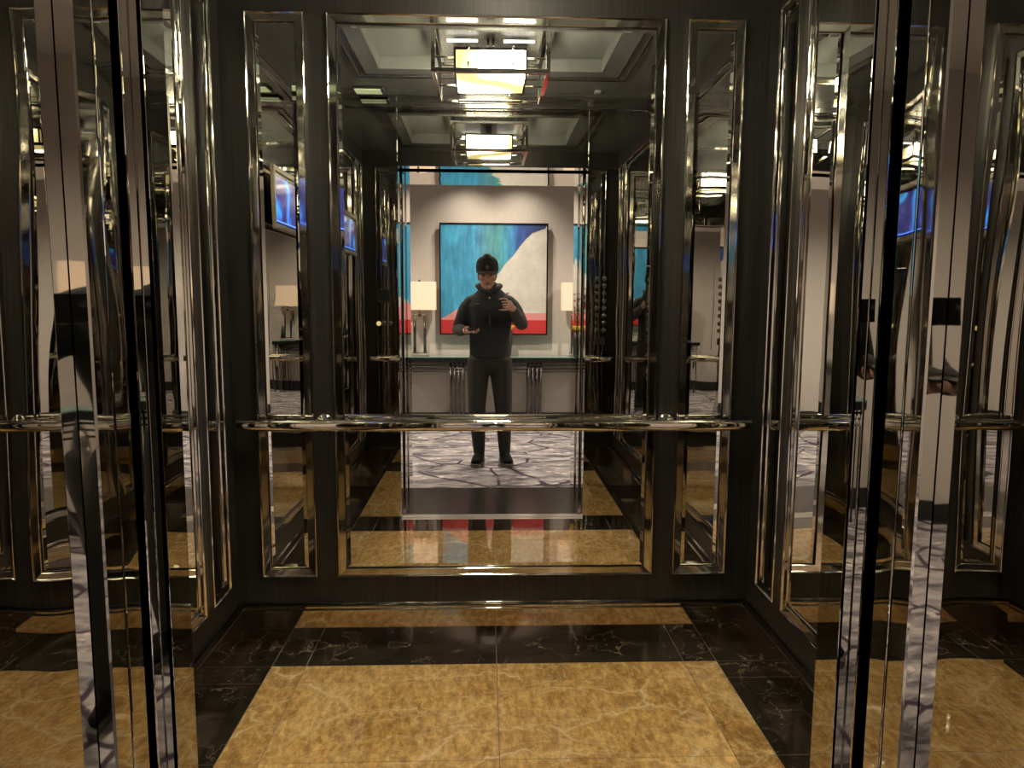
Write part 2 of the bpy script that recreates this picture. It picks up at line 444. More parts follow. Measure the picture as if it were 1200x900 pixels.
for z0, z1 in ((zd0, zd0+w), (zd1-w, zd1)):
    for q in ((-hw,hw,-hw,-hw+w), (-hw,hw,hw-w,hw), (-hw,-hw+w,-hw+w,hw-w), (hw-w,hw,-hw+w,hw-w)): box(bm, *lb(*q, z0, z1))
for sx in (-1,1):
    for sy in (-1,1):
        x0 = sx*hw - (w if sx > 0 else 0); y0 = sy*hw - (w if sy > 0 else 0); box(bm, *lb(x0, x0+w, y0, y0+w, zd0+w, zd1-w))
new('diffuser_frame', bm, M['darkmetal'], r)
bm = bmesh.new(); box(bm, *lb(-.235,.235,-.235,.235, LT-.002, LT+.064)); new('canopy', bm, M['silver'], r)
for sx in (-.012,.012):
    for sy in (-.10, .10): new('hanger', cyl(bmesh.new(), (sx, sy, LT-ZC-.067), (sx, sy, zd1-ZC-.065), .006, 12), M['chrome'], r)
for k in (-.13, .13):
    bm = bmesh.new(); cyl(bm, (k-.07, .13, 2.578-ZC-.065), (k+.07, .13, 2.578-ZC-.065), .006, 10); new('light_tube', bm, M['led'], r)

# small ceiling fittings near the door
r = empty('emergency_light', (-.67,1.38,ZC), 0, 'small pale green emergency light in the ceiling corner', 'light')
new('housing', B(-.085,.085,-.055,.055,-.012,0), M['darkmetal'], r, bevel=.002)
new('lens', B(-.078,.072,-.045,.045,-.017,-.012), plain('pale_green_lens', (.5,.6,.4), .4, emis=(.70,.76,.42), es=.4), r)
new('end_cap', B(.072,.088,-.05,.05,-.020,-.012), M['chrome'], r)
tag(new('ceiling_sensor', B(.625,.66,1.39,1.43,ZC-.012,ZC), plain('grey_plastic',(.2,.2,.19),.4), bevel=.003), 'small square grey sensor in the ceiling near the door', 'sensor')

# ------------------------------------------------------------------ wall display
r = empty('display_screen', (XL,2.04,1.72), PI/2, 'wide wall display glowing blue on the left wall mirror', 'screen')
W2, hh = .29, .29
bm = ringframe([(0,.0245),(0,.036),(.004,.040),(.024,.040),(.028,.037),(.030,.032)], 2*W2, hh)
new('bezel', bm, plain('champagne_metal', (.42,.38,.32), .3, .9), r)
new('black_border', B(-W2+.03, W2-.03, -.033, -.0245, .03, hh-.03), M['phone'], r)
def screen_mat():
    m, nt, b = mat('blue_screen_picture'); v = coords(nt, (3,1,3.4)); n = noise(nt, v, 1.6, 1.5, .5, .6)
    c = ramp(nt, n.outputs['Fac'], [(.30,(.012,.015,.10)),(.47,(.06,.06,.26)),(.53,(.05,.22,.85)),(.62,(.10,.55,1.0)),(.72,(.03,.05,.4))])
    nt.links.new(c, b.inputs['Emission Color']); b.inputs['Emission Strength'].default_value = 1.3
    b.inputs['Base Color'].default_value = (.01,.01,.02,1); b.inputs['Roughness'].default_value = .1; return m
sc = new('screen', B(-W2+.045, W2-.045, -.035, -.033, .045, hh-.045), screen_mat(), r)
new('blue_light_line', B(-W2+.045, W2-.045, -.036, -.033, .038, .044), plain('blue_line',(.02,.05,.2),.4,emis=(.08,.22,1.0),es=2.2), r)

# ------------------------------------------------------------------ car operating panels
def op_panel(s, label, x):
    r = empty('button_panel', (x, YF, 1.10), 0, label, 'lift control panel')
    new('plate', B(-.055,.055,0,.004,0,.52), M['steel'], r, bevel=.001)
    btn = plain('button_face', (.22,.21,.19), .25, .9) if s > 0 else plain('button_face_lit', (.5,.4,.2), .3, emis=(1,.75,.2), es=1.2)
    return r, btn
r, btn = op_panel(1, 'tall steel panel of round floor buttons right of the lift door', CX+.66)
lit = plain('lit_button', (.6,.5,.2), .4, emis=(1,.8,.3), es=.5)
for j in range(8):
    for i in (-1,1):
        bm = bmesh.new(); lathe(bm, [(.013,.002),(.013,.009),(.010,.0105)], (i*.022, 0, .12+j*.045), 'Y', 20); o = new('floor_button', bm, btn, r)
bm = bmesh.new(); box(bm, -.03,.03,.004,.006,.030,.075); new('key_plate', bm, M['darkmetal'], r)
r, btn2 = op_panel(-1, 'steel panel with a row of round buttons left of the lift door', CX-.66)
for i in range(3):
    bm = bmesh.new(); lathe(bm, [(.014,.002),(.014,.009),(.011,.0105)], (-.035+i*.035, 0, .155), 'Y', 20); new('round_button', bm, btn if i else lit, r)
bm = bmesh.new(); box(bm, -.035,.035,.004,.006,.28,.36); new('indicator_window', bm, M['phone'], r)

# ------------------------------------------------------------------ entrance: portal, doors, sill
LY0 = .578
for s, side, n in ((-1,'left',3), (1,'right',4)):
    bm = bmesh.new()
    box(bm, X(.570,s), X(.72,s), LY0, .80, 0, 2.19)
    box(bm, X(.587,s), X(.72,s), .80, .978, 0, 2.19)
    struct(f'trim_{n}', bm, M['jamb'], f'polished steel door jamb on the {side} of the entrance')
struct('trim_5', B(CX-.72, CX+.72, LY0, 1.076, 2.19, 2.30), M['jamb'], 'polished steel soffit over the entrance')
k = 1
for s, side in ((-1,'left'), (1,'right')):
    # landing door: two leaves, leading edges showing past the jamb
    bm = bmesh.new()
    # outer leaf, front face split by a groove and very slightly folded
    pts = [(.563,.983),(.5655,.980),(1.15,.980),(1.15,1.024),(.563,1.024)]
    lo = [bm.verts.new((X(p[0],s), p[1], .004)) for p in pts]; hi = [bm.verts.new((X(p[0],s), p[1], 2.186)) for p in pts]
    nP = len(pts)
    for i in range(nP): bm.faces.new((lo[i], lo[(i+1)%nP], hi[(i+1)%nP], hi[i]))
    bm.faces.new(lo[::-1]); bm.faces.new(hi); bmesh.ops.recalc_face_normals(bm, faces=bm.faces)
    struct(f'door_{k}', bm, M['leaf'], f'outer steel landing door leaf slid open on the {side}'); k += 1
    bm = B(X(.5635,s), X(1.15,s), 1.031, 1.076, .004, 2.186)
    struct(f'door_{k}', bm, M['leaf'], f'inner steel landing door leaf slid open on the {side}', bevel=.002); k += 1
    bm = B(X(.5895,s), X(1.10,s), 1.160, 1.187, .004, 2.186)
    struct(f'door_{k}', bm, M['jamb'], f'steel car door leaf slid open on the {side}', bevel=.002); k += 1
    # black planes added behind the leaves so no light leaks through the gaps
bm = bmesh.new()
for s in (-1,1):
    box(bm, X(1.2,s), X(1.25,s), .85, 1.30, 0, 2.75)
    box(bm, X(.72,s), X(1.25,s), .78, .82, 0, 2.75)
box(bm, CX-1.25, CX+1.25, .98, 1.20, 2.72, 2.80)
struct('trim_6', bm, M['black'], 'matt black planes added behind the doors to keep light out')
bm = bmesh.new()
box(bm, CX-.70, CX+.70, 1.076, 1.1885, -.03, -.008)
for y0, y1 in ((1.078,1.092),(1.100,1.108),(1.116,1.136),(1.150,1.158),(1.166,1.1875)): box(bm, CX-.70, CX+.70, y0, y1, -.008, 0)
o = tag(new('door_sill', bm, M['sill']), 'grooved aluminium sill strip across the lift doorway', 'door sill')

# ------------------------------------------------------------------ lift lobby behind the camera
HX0, HX1, HYB, HZ = -4.6, 4.7, -2.4, 2.75
struct('floor_lobby', B(HX0, HX1, HYB-.1, .393, -.03, 0), M['carpet'], 'grey patterned carpet of the lift lobby')
bm = bmesh.new(); box(bm, CX-.72, CX+.72, .393, 1.075, -.03, 0); box(bm, HX0, CX-.72, .393, LY0+.02, -.03, 0); box(bm, CX+.72, HX1, .393, LY0+.02, -.03, 0)
struct('floor_threshold', bm, M['greywood'], 'dark grey wood threshold in the lift entrance')
struct('wall_lobby', B(HX0, HX1, HYB-.1, HYB, 0, HZ), M['hallwall'], 'beige lobby wall facing the lift')
struct('baseboard_lobby', B(HX0, HX1, HYB, HYB+.015, 0, .14), M['skirt'], 'black skirting of the lobby wall')
bm = bmesh.new(); box(bm, HX0, CX-.72, LY0, LY0+.1, 0, HZ); box(bm, CX+.72, HX1, LY0, LY0+.1, 0, HZ); box(bm, CX-.72, CX+.72, LY0, LY0+.1, 2.30, HZ)
struct('wall_landing', bm, M['hallwall'], 'beige wall around the lift entrance')
struct('wall_lobby_left', B(HX0-.1, HX0, HYB-.1, LY0+.1, 0, HZ), M['hallwall'], 'end wall of the lobby')
struct('wall_lobby_right', B(HX1, HX1+.1, HYB-.1, LY0+.1, 0, HZ), M['hallwall'], 'end wall of the lobby')
struct('ceiling_lobby', B(HX0-.1, HX1+.1, HYB-.1, LY0+.1, HZ, HZ+.1), M['hallceil'], 'lobby ceiling')

# painting
PX0, PX1, PZ0, PZ1 = -.505, .680, 1.02, 2.232
r = empty('painting', ((PX0+PX1)/2, HYB, PZ0), 0, 'large square abstract painting of teal, white and red in a thin black frame', 'painting')
pw = PX1-PX0; ph = PZ1-PZ0; y0, y1 = .045, .085
bm = bmesh.new(); w = .014
box(bm, -pw/2, pw/2, y0, y1+.012, 0, w); box(bm, -pw/2, pw/2, y0, y1+.012, ph-w, ph); box(bm, -pw/2, -pw/2+w, y0, y1+.012, w, ph-w); box(bm, pw/2-w, pw/2, y0, y1+.012, w, ph-w)
box(bm, -pw/2+.12, pw/2-.12, 0, y0, .15, ph-.15)
new('black_frame', bm, M['black'], r)
def stripes():
    m, nt, b = mat('teal_stripe_paint'); tc = N(nt,'ShaderNodeTexCoord'); sep = N(nt,'ShaderNodeSeparateXYZ')
    nt.links.new(tc.outputs['Object'], sep.inputs[0])
    mr = N(nt,'ShaderNodeMapRange'); nt.links.new(sep.outputs['X'], mr.inputs['Value']); mr.inputs['From Min'].default_value=-pw/2; mr.inputs['From Max'].default_value=pw/2
    c = ramp(nt, mr.outputs[0], [(0,(.03,.27,.47)),(.15,(.04,.32,.52)),(.30,(.03,.28,.48)),(.38,(.05,.25,.38)),(.46,(.06,.24,.29)),(.54,(.05,.26,.28)),(.62,(.035,.26,.42)),(.68,(.03,.20,.46)),(.72,(.02,.09,.34)),(.80,(.02,.06,.25)),(.90,(.02,.04,.17))])
    n = noise(nt, coords(nt,(1,1,.16)), 26, 5, .7); n2 = noise(nt, coords(nt,(1,1,.6)), 6, 4, .6)
    f = ramp(nt, n.outputs['Fac'], [(.3,(.50,.56,.62)),(.7,(1.25,1.15,1.08))]); f2 = ramp(nt, n2.outputs['Fac'], [(.35,(.62,.68,.74)),(.7,(1.18,1.14,1.12))])
    c = mix(nt, 1.0, c, f, 'MULTIPLY'); c = mix(nt, 1.0, c, f2, 'MULTIPLY')
    nt.links.new(c, b.inputs['Base Color']); b.inputs['Roughness'].default_value=.6; return m
def cream():
    m, nt, b = mat('off_white_paint')
    br = N(nt,'ShaderNodeTexBrick', offset=0.0); v = coords(nt, (1,1,1), (0,0,0), (PI/2,0,0)); nt.links.new(v, br.inputs['Vector'])
    br.inputs['Color1'].default_value=(.47,.46,.43,1); br.inputs['Color2'].default_value=(.44,.43,.40,1); br.inputs['Mortar'].default_value=(.42,.405,.365,1)
    br.inputs['Scale'].default_value=1; br.inputs['Brick Width'].default_value=.045; br.inputs['Row Height'].default_value=.045; br.inputs['Mortar Size'].default_value=.0016
    n = noise(nt, coords(nt), 5, 5, .6); f = ramp(nt, n.outputs['Fac'], [(.3,(.85,.85,.83)),(.7,(1.08,1.08,1.06))])
    c = mix(nt, 1.0, br.outputs['Color'], f, 'MULTIPLY'); nt.links.new(c, b.inputs['Base Color']); b.inputs['Roughness'].default_value=.7; return m
def P(u, v): # u 0..1 left to right (as seen in the mirror), v 0..1 from top
    return (-pw/2+w + u*(pw-2*w), v)
diag = [(1.0,0.0),(.985,.03),(.86,.075),(.80,.13),(.74,.20),(.68,.28),(.60,.36),(.57,.41),(.50,.50),(.42,.59),(.33,.66),(.20,.745),(.08,.82),(0,.86)]
def poly(name, pts, y, m):
    bm = bmesh.new(); q = [(P(u,v)[0], ph-w-v*(ph-2*w)) for u, v in pts]
    f = bm.faces.new([bm.verts.new((x, y1, z)) for x, z in q])
    ret = bmesh.ops.extrude_face_region(bm, geom=[f]); 
    for vv in [g_ for g_ in ret['geom'] if isinstance(g_, bmesh.types.BMVert)]: vv.co.y = y
    bmesh.ops.triangulate(bm, faces=[f_ for f_ in bm.faces if len(f_.verts) > 4]); bmesh.ops.recalc_face_normals(bm, faces=bm.faces)
    return new(name, bm, m, r)
new('canvas', B(-pw/2+w, pw/2-w, y0, y1-.001, w, ph-w), cream(), r)
poly('teal_field', [(0,0),(1,0)] + diag[1:] , y1+.003, stripes())
new('off_white_field', B(-pw/2+w, pw/2-w, y1-.001, y1, w, ph-w), bpy.data.materials['off_white_paint'], r)
poly('pink_field', [(0,.861),(.08,.821),(.20,.746),(.30,.70),(.36,.80),(.5,.805),(1,.81),(1,.875),(0,.875)], y1+.002, plain('pink_paint',(.50,.20,.20),.7))
poly('red_field', [(0,.874),(1,.874),(1,1),(0,1)], y1+.0035, plain('red_paint',(.40,.018,.020),.6))

# console table
TX0, TX1, TY0, TY1 = -1.12, 1.22, HYB+.03, HYB+.36
r = empty('console_table', ((TX0+TX1)/2, (TY0+TY1)/2, 0), 0, 'long console table with black edged glass top on clusters of chrome bars', 'table')
tw = (TX1-TX0)/2; td = (TY1-TY0)/2; OX = (TX0+TX1)/2
new('glass_top', B(-tw, tw, -td, td, .785, .793), M['greenglass'], r)
new('black_apron', B(-tw+.004, tw-.004, -td+.004, td-.001, .732, .785), M['glasstop'], r)
bm = bmesh.new()
for z in (.722, .684, .646):
    for y in (-td+.03, td-.03): cyl(bm, (-tw+.03, y, z-.01), (tw-.03, y, z-.01), .0075, 10)
new('cross_rails', bm, M['tablechrome'], r)
for cxl in (-1.02, -.31, .53, 1.12):
    for q in range(4):
        x = cxl + (q-1.5)*.045 - OX
        bm = bmesh.new()
        cyl(bm, (x, td-.03, 0), (x, td-.03, .745), .009, 12); cyl(bm, (x, -td+.03, 0), (x, -td+.03, .745), .009, 12)
        new('leg', bm, M['tablechrome'], r)
# lamps
def table_lamp(x, label):
    r = empty('table_lamp', (x, HYB+.20, .793), 0, label, 'lamp', 'lamps on the console table')
    bm = bmesh.new(); 
    # open tapered drum, rectangular
    a, b, h = .175, .11, .30; z0 = .50; tck = .004
    box(bm, -a, a, b-tck, b, z0, z0+h); box(bm, -a, a, -b, -b+tck, z0, z0+h); box(bm, -a, -a+tck, -b+tck, b-tck, z0, z0+h); box(bm, a-tck, a, -b+tck, b-tck, z0, z0+h)
    new('lamp_shade', bm, M['shade'], r)
    for sx in (-.055, .055): new('post', cyl(bmesh.new(), (sx,0,.03), (sx,0,.44), .016, 16), M['tablechrome'], r)
    new('base', B(-.10,.10,-.06,.06,0,.012), M['chrome'], r, bevel=.003)
    new('lower_crossbar', cyl(bmesh.new(), (-.085,0,.035), (.085,0,.035), .007, 10), M['chrome'], r)
    new('upper_crossbar', cyl(bmesh.new(), (-.075,0,.445), (.075,0,.445), .006, 10), M['chrome'], r)
    new('stem', lathe(bmesh.new(), [(.001,.42),(.024,.44),(.024,.452),(.008,.47),(.008,.52),(.008,.80),(.012,.812),(.001,.822)], (0,0,0)), M['tablechrome'], r)
    bm = bmesh.new(); bmesh.ops.create_uvsphere(bm, u_segments=16, v_segments=10, radius=.035)
    for v in bm.verts: v.co.z += .62
    new('bulb', bm, plain('lamp_bulb',(1,1,1),.5,emis=(1,.70,.46),es=3.5), r)
table_lamp(-.715, 'table lamp with cream rectangular shade at the left end of the painting')
table_lamp(1.00, 'table lamp with cream rectangular shade at the right end of the painting')
# vase of flowers
r = empty('flower_vase', (.215, HYB+.20, .793), 0, 'tall charcoal vase with a golden bowl of red blossom on the console table', 'vase')
bm = bmesh.new(); lathe(bm, [(.05,0),(.062,.01),(.075,.14),(.080,.27),(.070,.275)], (0,0,0)); new('vase_body', bm, M['vase'], r)
bm = bmesh.new(); lathe(bm, [(.03,.27),(.08,.29),(.105,.33),(.100,.335),(.07,.30)], (0,0,0)); new('golden_bowl', bm, M['brass'], r)
tips = []
for i in range(16):
    a = random.uniform(0, 2*PI); rr = random.uniform(.02,.17); h = random.uniform(.42,.74)
    bm = bmesh.new(); p = Vector((0,0,.30)); q = Vector((math.cos(a)*rr, math.sin(a)*rr*.4, h)); m_ = (p+q)/2 + Vector((math.cos(a)*rr*.1,0,.05))
    cyl(bm, p, m_, .003, 6); cyl(bm, m_, q, .003, 6, .002); st = new('stem', bm, M['stem'], r)
    for k in range(3):
        bm = bmesh.new(); c = p.lerp(q, 1-.2*k) + Vector((random.uniform(-.02,.02), random.uniform(-.02,.02), 0))
        for t in range(5):
            an = t*2*PI/5+i; d = Vector((math.cos(an)*.018, math.sin(an)*.018, .006)); u = Vector((-math.sin(an),math.cos(an),0))*.011
            f = bm.faces.new([bm.verts.new(c), bm.verts.new(c+d*.6+u), bm.verts.new(c+d+Vector((0,0,.010))), bm.verts.new(c+d*.6-u)])
        bmesh.ops.solidify(bm, geom=bm.faces[:], thickness=.002)
        new('blossom', bm, M['petal'], r)

# lobby downlights (ring fittings with a spot lamp each)
def downlight(x, y, label, power, angle, col=(1,.86,.70), blend=1.0):
    r = empty('downlight', (x,y,HZ), 0, label, 'ceiling light', 'lobby downlights')
    bm = bmesh.new(); lathe(bm, [(.038,-.001),(.052,-.001),(.052,-.006),(.038,-.006)], (0,0,0)); new('trim_ring', bm, M['chrome'], r)
    l = bpy.data.lights.new('downlight_lamp', 'SPOT'); l.energy = power; l.color = col; l.spot_size = angle; l.spot_blend = blend; l.shadow_soft_size = .03
    o = bpy.data.objects.new('downlight_lamp', l); C.objects.link(o); o.parent = r; o.location = (0,0,-.02); return o
HALL = 3.6
for x, lb_ in ((-.20, 'lobby downlight above the left half of the painting'), (.36, 'lobby downlight above the right half of the painting')):
    downlight(x, HYB+.42, lb_, 11*HALL, math.radians(120)).rotation_euler = (-.28,0,0)
for x, y, lb_ in ((-1.6,-.9,'lobby downlight left of the entrance'), (1.7,-.9,'lobby downlight right of the entrance'), (-3.4,-.9,'lobby downlight at the far left'), (3.5,-.9,'lobby downlight at the far right'), (.05,-1.35,'lobby downlight between the entrance and the console table')):  # unseen downlights for the general lobby light
    downlight(x, y, lb_, 66*HALL, math.radians(150), blend=1.0)

# ------------------------------------------------------------------ the person taking the photograph
def loft(bm, pts, seg=20, cap=True):
    """pts: (centre, rx, ry[, dirx]) rings across the path; rx along 'side', ry along the other"""
    n = len(pts); rings = []
    side0 = None
    for i, p in enumerate(pts):
        c = Vector(p[0]); a = Vector(pts[max(i-1,0)][0]); b = Vector(pts[min(i+1,n-1)][0]); d = (b-a).normalized()
        s = Vector(p[3]) if len(p) > 3 else (side0 if side0 is not None else Vector((1,0,0)))
        s = (s - d*s.dot(d)); s = s.normalized() if s.length > 1e-4 else d.orthogonal().normalized()
        side0 = s; t = d.cross(s)
        rings.append([bm.verts.new(c + s*p[1]*math.cos(2*PI*k/seg) + t*p[2]*math.sin(2*PI*k/seg)) for k in range(seg)])
    for a, b in zip(rings, rings[1:]):
        for k in range(seg): bm.faces.new((a[k], a[(k+1)%seg], b[(k+1)%seg], b[k]))
    # rounded caps
    for ring, p, q in ((rings[0], pts[0], pts[1]), (rings[-1], pts[-1], pts[-2])):
        c = Vector(p[0]); d = (c-Vector(q[0])).normalized(); apex = bm.verts.new(c + d*min(p[1],p[2])*.55)
        mid = [bm.verts.new(c + (v.co-c)*.72 + d*min(p[1],p[2])*.38) for v in ring]
        for k in range(seg):
            bm.faces.new((ring[k], ring[(k+1)%seg], mid[(k+1)%seg], mid[k])); bm.faces.new((mid[k], mid[(k+1)%seg], apex))
    return bm
def ball(bm, c, r, scale=(1,1,1), rot=None):
    m_ = Matrix.Translation(c) @ (rot.to_4x4() if rot else Matrix()) @ Matrix.Diagonal((*scale,1))
    bmesh.ops.create_uvsphere(bm, u_segments=16, v_segments=12, radius=r, matrix=m_); return bm
def fuse(name, bm, m, parent, voxel=.006, smooth=3):
    bmesh.ops.recalc_face_normals(bm, faces=bm.faces)
    me = bpy.data.meshes.new(name); bm.to_mesh(me); bm.free(); tmp = bpy.data.objects.new('tmp', me); C.objects.link(tmp)
    md = tmp.modifiers.new('r','REMESH'); md.mode = 'VOXEL'; md.voxel_size = voxel
    if smooth: sm = tmp.modifiers.new('s','SMOOTH'); sm.iterations = smooth; sm.factor = .5
    dg = bpy.context.evaluated_depsgraph_get(); dg.update()
    me2 = bpy.data.meshes.new_from_object(tmp.evaluated_get(dg)); me2.name = name
    bpy.data.objects.remove(tmp); me2.materials.clear(); me2.materials.append(m)
    for p in me2.polygons: p.use_smooth = True
    o = bpy.data.objects.new(name, me2); C.objects.link(o); o.parent = parent
    return o
PY = -.42
V3 = lambda *a: Vector(a)
J = dict(sh_l=V3(-.140,PY-.01,1.372), el_l=V3(-.235,PY-.04,1.150), wr_l=V3(-.165,-.245,1.150),
         sh_r=V3(.208,PY-.01,1.372), el_r=V3(.300,PY+.08,1.205), wr_r=V3(.215,-.085,1.335),
         hip_l=V3(-.060,PY,.90), kn_l=V3(-.075,PY+.02,.50), an_l=V3(-.055,PY-.02,.09),
         hip_r=V3(.125,PY,.90), kn_r=V3(.150,PY+.02,.50), an_r=V3(.165,PY-.02,.09))
root = empty('person', (.05,PY,0), 0, 'person in black cap, black jacket, grey sleeves and charcoal trousers photographing with a phone', 'person')
OFF = V3(.05,PY,0)
HC = V3(.012, PY+.045, 1.612)            # head centre
Rh = Matrix.Rotation(-.13, 3, 'X')       # head tips forward (face +y looks down)
def hp(x,y,z): return HC + Rh @ V3(x,y,z)
def shift(bm):
    for v in bm.verts: v.co -= OFF
    return bm
def fingers(bm, chains, r=.0085):
    for ch in chains:
        n = len(ch); loft(bm, [(c, r*(1.08-.28*i/(n-1)), r*(1.0-.28*i/(n-1))) for i, c in enumerate(ch)], 10)
bm = bmesh.new()
# torso and neck
loft(bm, [((.033,PY,.88),.150,.105),((.033,PY,1.0),.150,.105),((.033,PY,1.10),.145,.10),((.034,PY,1.25),.165,.11),((.034,PY-.005,1.35),.175,.105),((.033,PY-.01,1.43),.12,.085),((.030,PY-.005,1.49),.066,.062)], 24)
loft(bm, [((.028,PY-.01,1.44),.058,.058),((.022,PY+.005,1.52),.053,.056),((.015,PY+.02,1.58),.055,.058)], 18)
# head: vertical stack of ellipses with a jaw
hd = []
for z, rx, ry, yo in ((-.112,.030,.030,.052),(-.098,.045,.052,.036),(-.075,.058,.072,.018),(-.045,.066,.086,.006),(-.01,.071,.093,0),(.03,.075,.096,-.004),(.065,.073,.092,-.008),(.095,.058,.072,-.010),(.112,.032,.040,-.010)):
    hd.append((hp(0,yo,z), rx, ry, (1,0,0)))
loft(bm, hd, 24)
loft(bm, [(hp(0,.088,.015),.008,.008),(hp(0,.104,-.012),.011,.012),(hp(0,.110,-.028),.014,.012),(hp(0,.094,-.036),.015,.010)], 12)   # nose
ball(bm, hp(0,.086,.022), .018, (2.4,.7,.5), Rh)                      # brow
ball(bm, hp(0,.082,-.068), .016, (1.5,.8,.6), Rh); ball(bm, hp(0,.070,-.100), .017, (1.3,.9,.8), Rh)   # mouth, chin
for sx in (-1,1):
    ball(bm, hp(sx*.044,.060,-.025), .022, (1,.9,.9), Rh)             # cheeks
    ball(bm, hp(sx*.076,-.008,-.012), .017, (.38,.75,1.6), Rh)        # ears
# arms
for s in ('l','r'):
    a, b, c = J['sh_'+s], J['el_'+s], J['wr_'+s]
    loft(bm, [(a,.058,.058),(a.lerp(b,.4),.050,.052),(a.lerp(b,.8),.042,.044),(b,.041,.042),(b.lerp(c,.25),.043,.042),(b.lerp(c,.7),.032,.030),(c,.027,.022)], 16)
    loft(bm, [(J['hip_'+s],.090,.098),(J['hip_'+s].lerp(J['kn_'+s],.5),.076,.080),(J['kn_'+s],.055,.058),(J['kn_'+s].lerp(J['an_'+s],.3),.055,.060),(J['an_'+s],.036,.040)], 18)
    f = J['an_'+s]; sx = -1 if s == 'l' else 1
    loft(bm, [(f+V3(-sx*.004,-.03,-.035),.030,.028),(f+V3(sx*.004,.05,-.045),.036,.026),(f+V3(sx*.016,.12,-.055),.040,.020),(f+V3(sx*.022,.165,-.06),.032,.016)], 14)
# right hand: C-grip on the phone's end
w_ = J['wr_r']
loft(bm, [(w_,.026,.018,(0,.3,1)),(V3(.195,-.060,1.352),.036,.015,(0,.3,1)),(V3(.178,-.035,1.368),.040,.014,(0,.3,1))], 14)
fingers(bm, [
  [V3(.176,-.030,1.396),V3(.160,.002,1.412),V3(.135,.012,1.413),V3(.104,.010,1.407)],
  [V3(.180,-.036,1.380),V3(.168,.000,1.388),V3(.148,.013,1.388),V3(.122,.011,1.386)],
  [V3(.182,-.040,1.364),V3(.172,-.004,1.366),V3(.153,.011,1.366),V3(.132,.009,1.366)],
  [V3(.184,-.044,1.350),V3(.172,-.014,1.345),V3(.156,.004,1.343),V3(.138,.006,1.346)],
  [V3(.192,-.055,1.342),V3(.170,-.032,1.326),V3(.140,-.010,1.323),V3(.104,-.006,1.326)]])
# left hand: palm up under a second phone
w_ = J['wr_l']
loft(bm, [(w_,.026,.019,(1,0,.1)),(V3(-.145,-.205,1.146),.037,.014,(1,0,.1)),(V3(-.125,-.165,1.146),.040,.013,(1,0,.1))], 14)
fingers(bm, [
  [V3(-.098,-.170,1.146),V3(-.072,-.148,1.142),V3(-.056,-.138,1.156),V3(-.055,-.136,1.172)],
  [V3(-.106,-.150,1.145),V3(-.080,-.122,1.140),V3(-.062,-.112,1.154),V3(-.060,-.111,1.172)],
  [V3(-.122,-.138,1.145),V3(-.100,-.102,1.140),V3(-.078,-.090,1.152),V3(-.072,-.090,1.168)],
  [V3(-.142,-.134,1.145),V3(-.124,-.098,1.142),V3(-.104,-.082,1.152),V3(-.094,-.082,1.162)],
  [V3(-.168,-.190,1.150),V3(-.172,-.160,1.168),V3(-.160,-.138,1.182),V3(-.138,-.124,1.186)]])
fuse('body', shift(bm), M['skin'], root, .0045, 2)
# eyes, lips
for sx in (-1,1):
    bm = bmesh.new(); ball(bm, hp(sx*.031,.0845,.000), .0095, (1.3,.6,.7), Rh); new('eye', shift(bm), M['eyew'], root, smooth=True)
bm = bmesh.new(); ball(bm, hp(0,.0945,-.066), .010, (2.1,.6,.55), Rh); new('lips', shift(bm), M['lip'], root, smooth=True)
# hair at the sides and back
bm = bmesh.new(); loft(bm, [(hp(0,-.018,-.045),.0735,.088,(1,0,0)),(hp(0,-.022,0),.079,.092,(1,0,0)),(hp(0,-.022,.03),.0805,.093,(1,0,0))], 24); new('hair', shift(bm), M['hair'], root, smooth=True)
# trousers
bm = bmesh.new()
loft(bm, [((.033,PY,.95),.168,.118),((.033,PY,.90),.175,.122),((.033,PY,.84),.172,.120)], 28)
for s, sx in (('l',-1),('r',1)):
    hpp, kn, an = J['hip_'+s], J['kn_'+s], J['an_'+s]
    loft(bm, [(hpp+V3(0,0,0),.094,.112),(hpp.lerp(kn,.3),.094,.104),(hpp.lerp(kn,.7),.083,.090),(kn,.074,.080),(kn.lerp(an,.35),.066,.074),(kn.lerp(an,.75),.056,.062),(an+V3(0,.0,.0),.048,.054)], 24)
o = fuse('trousers', shift(bm), M['pants'], root, .006, 4)
# jacket: torso and upper sleeves
bm = bmesh.new()
loft(bm, [((.035,PY,.925),.170,.130),((.035,PY,.97),.172,.132),((.035,PY,1.10),.172,.130),((.035,PY,1.25),.188,.136),((.035,PY-.005,1.345),.205,.130),((.034,PY-.01,1.405),.185,.115),((.033,PY-.01,1.445),.145,.10),((.032,PY-.008,1.485),.098,.086)], 32)
for s in ('l','r'):
    a, b = J['sh_'+s], J['el_'+s]
    sx_ = 1 if s == 'l' else -1
    loft(bm, [(a+V3(sx_*.07,0,.045),.045,.062),(a+V3(sx_*.02,0,.015),.058,.068),(a.lerp(b,.12),.064,.072),(a.lerp(b,.35),.068,.072),(a.lerp(b,.7),.062,.064),(a.lerp(b,.93),.057,.060)], 20)
# collar
loft(bm, [((.030,PY-.005,1.455),.105,.095),((.027,PY-.004,1.515),.086,.084)], 24)
jk = fuse('jacket', shift(bm), M['jacket'], root, .006, 14)
bm = bmesh.new(); cyl(bm, (.033,PY+.136,.95), (.033,PY+.140,1.28), .0025, 8); cyl(bm, (.033,PY+.140,1.28), (.030,PY+.112,1.43), .0025, 8); new('zip', shift(bm), M['darkmetal'], jk)
new('zip_pull', shift(B(.026,.036,PY+.118,PY+.124,1.395,1.425)), M['zip'], jk)
new('chest_badge', shift(B(-.085,-.045,PY+.118,PY+.124,1.365,1.375)), M['emblem'], jk)
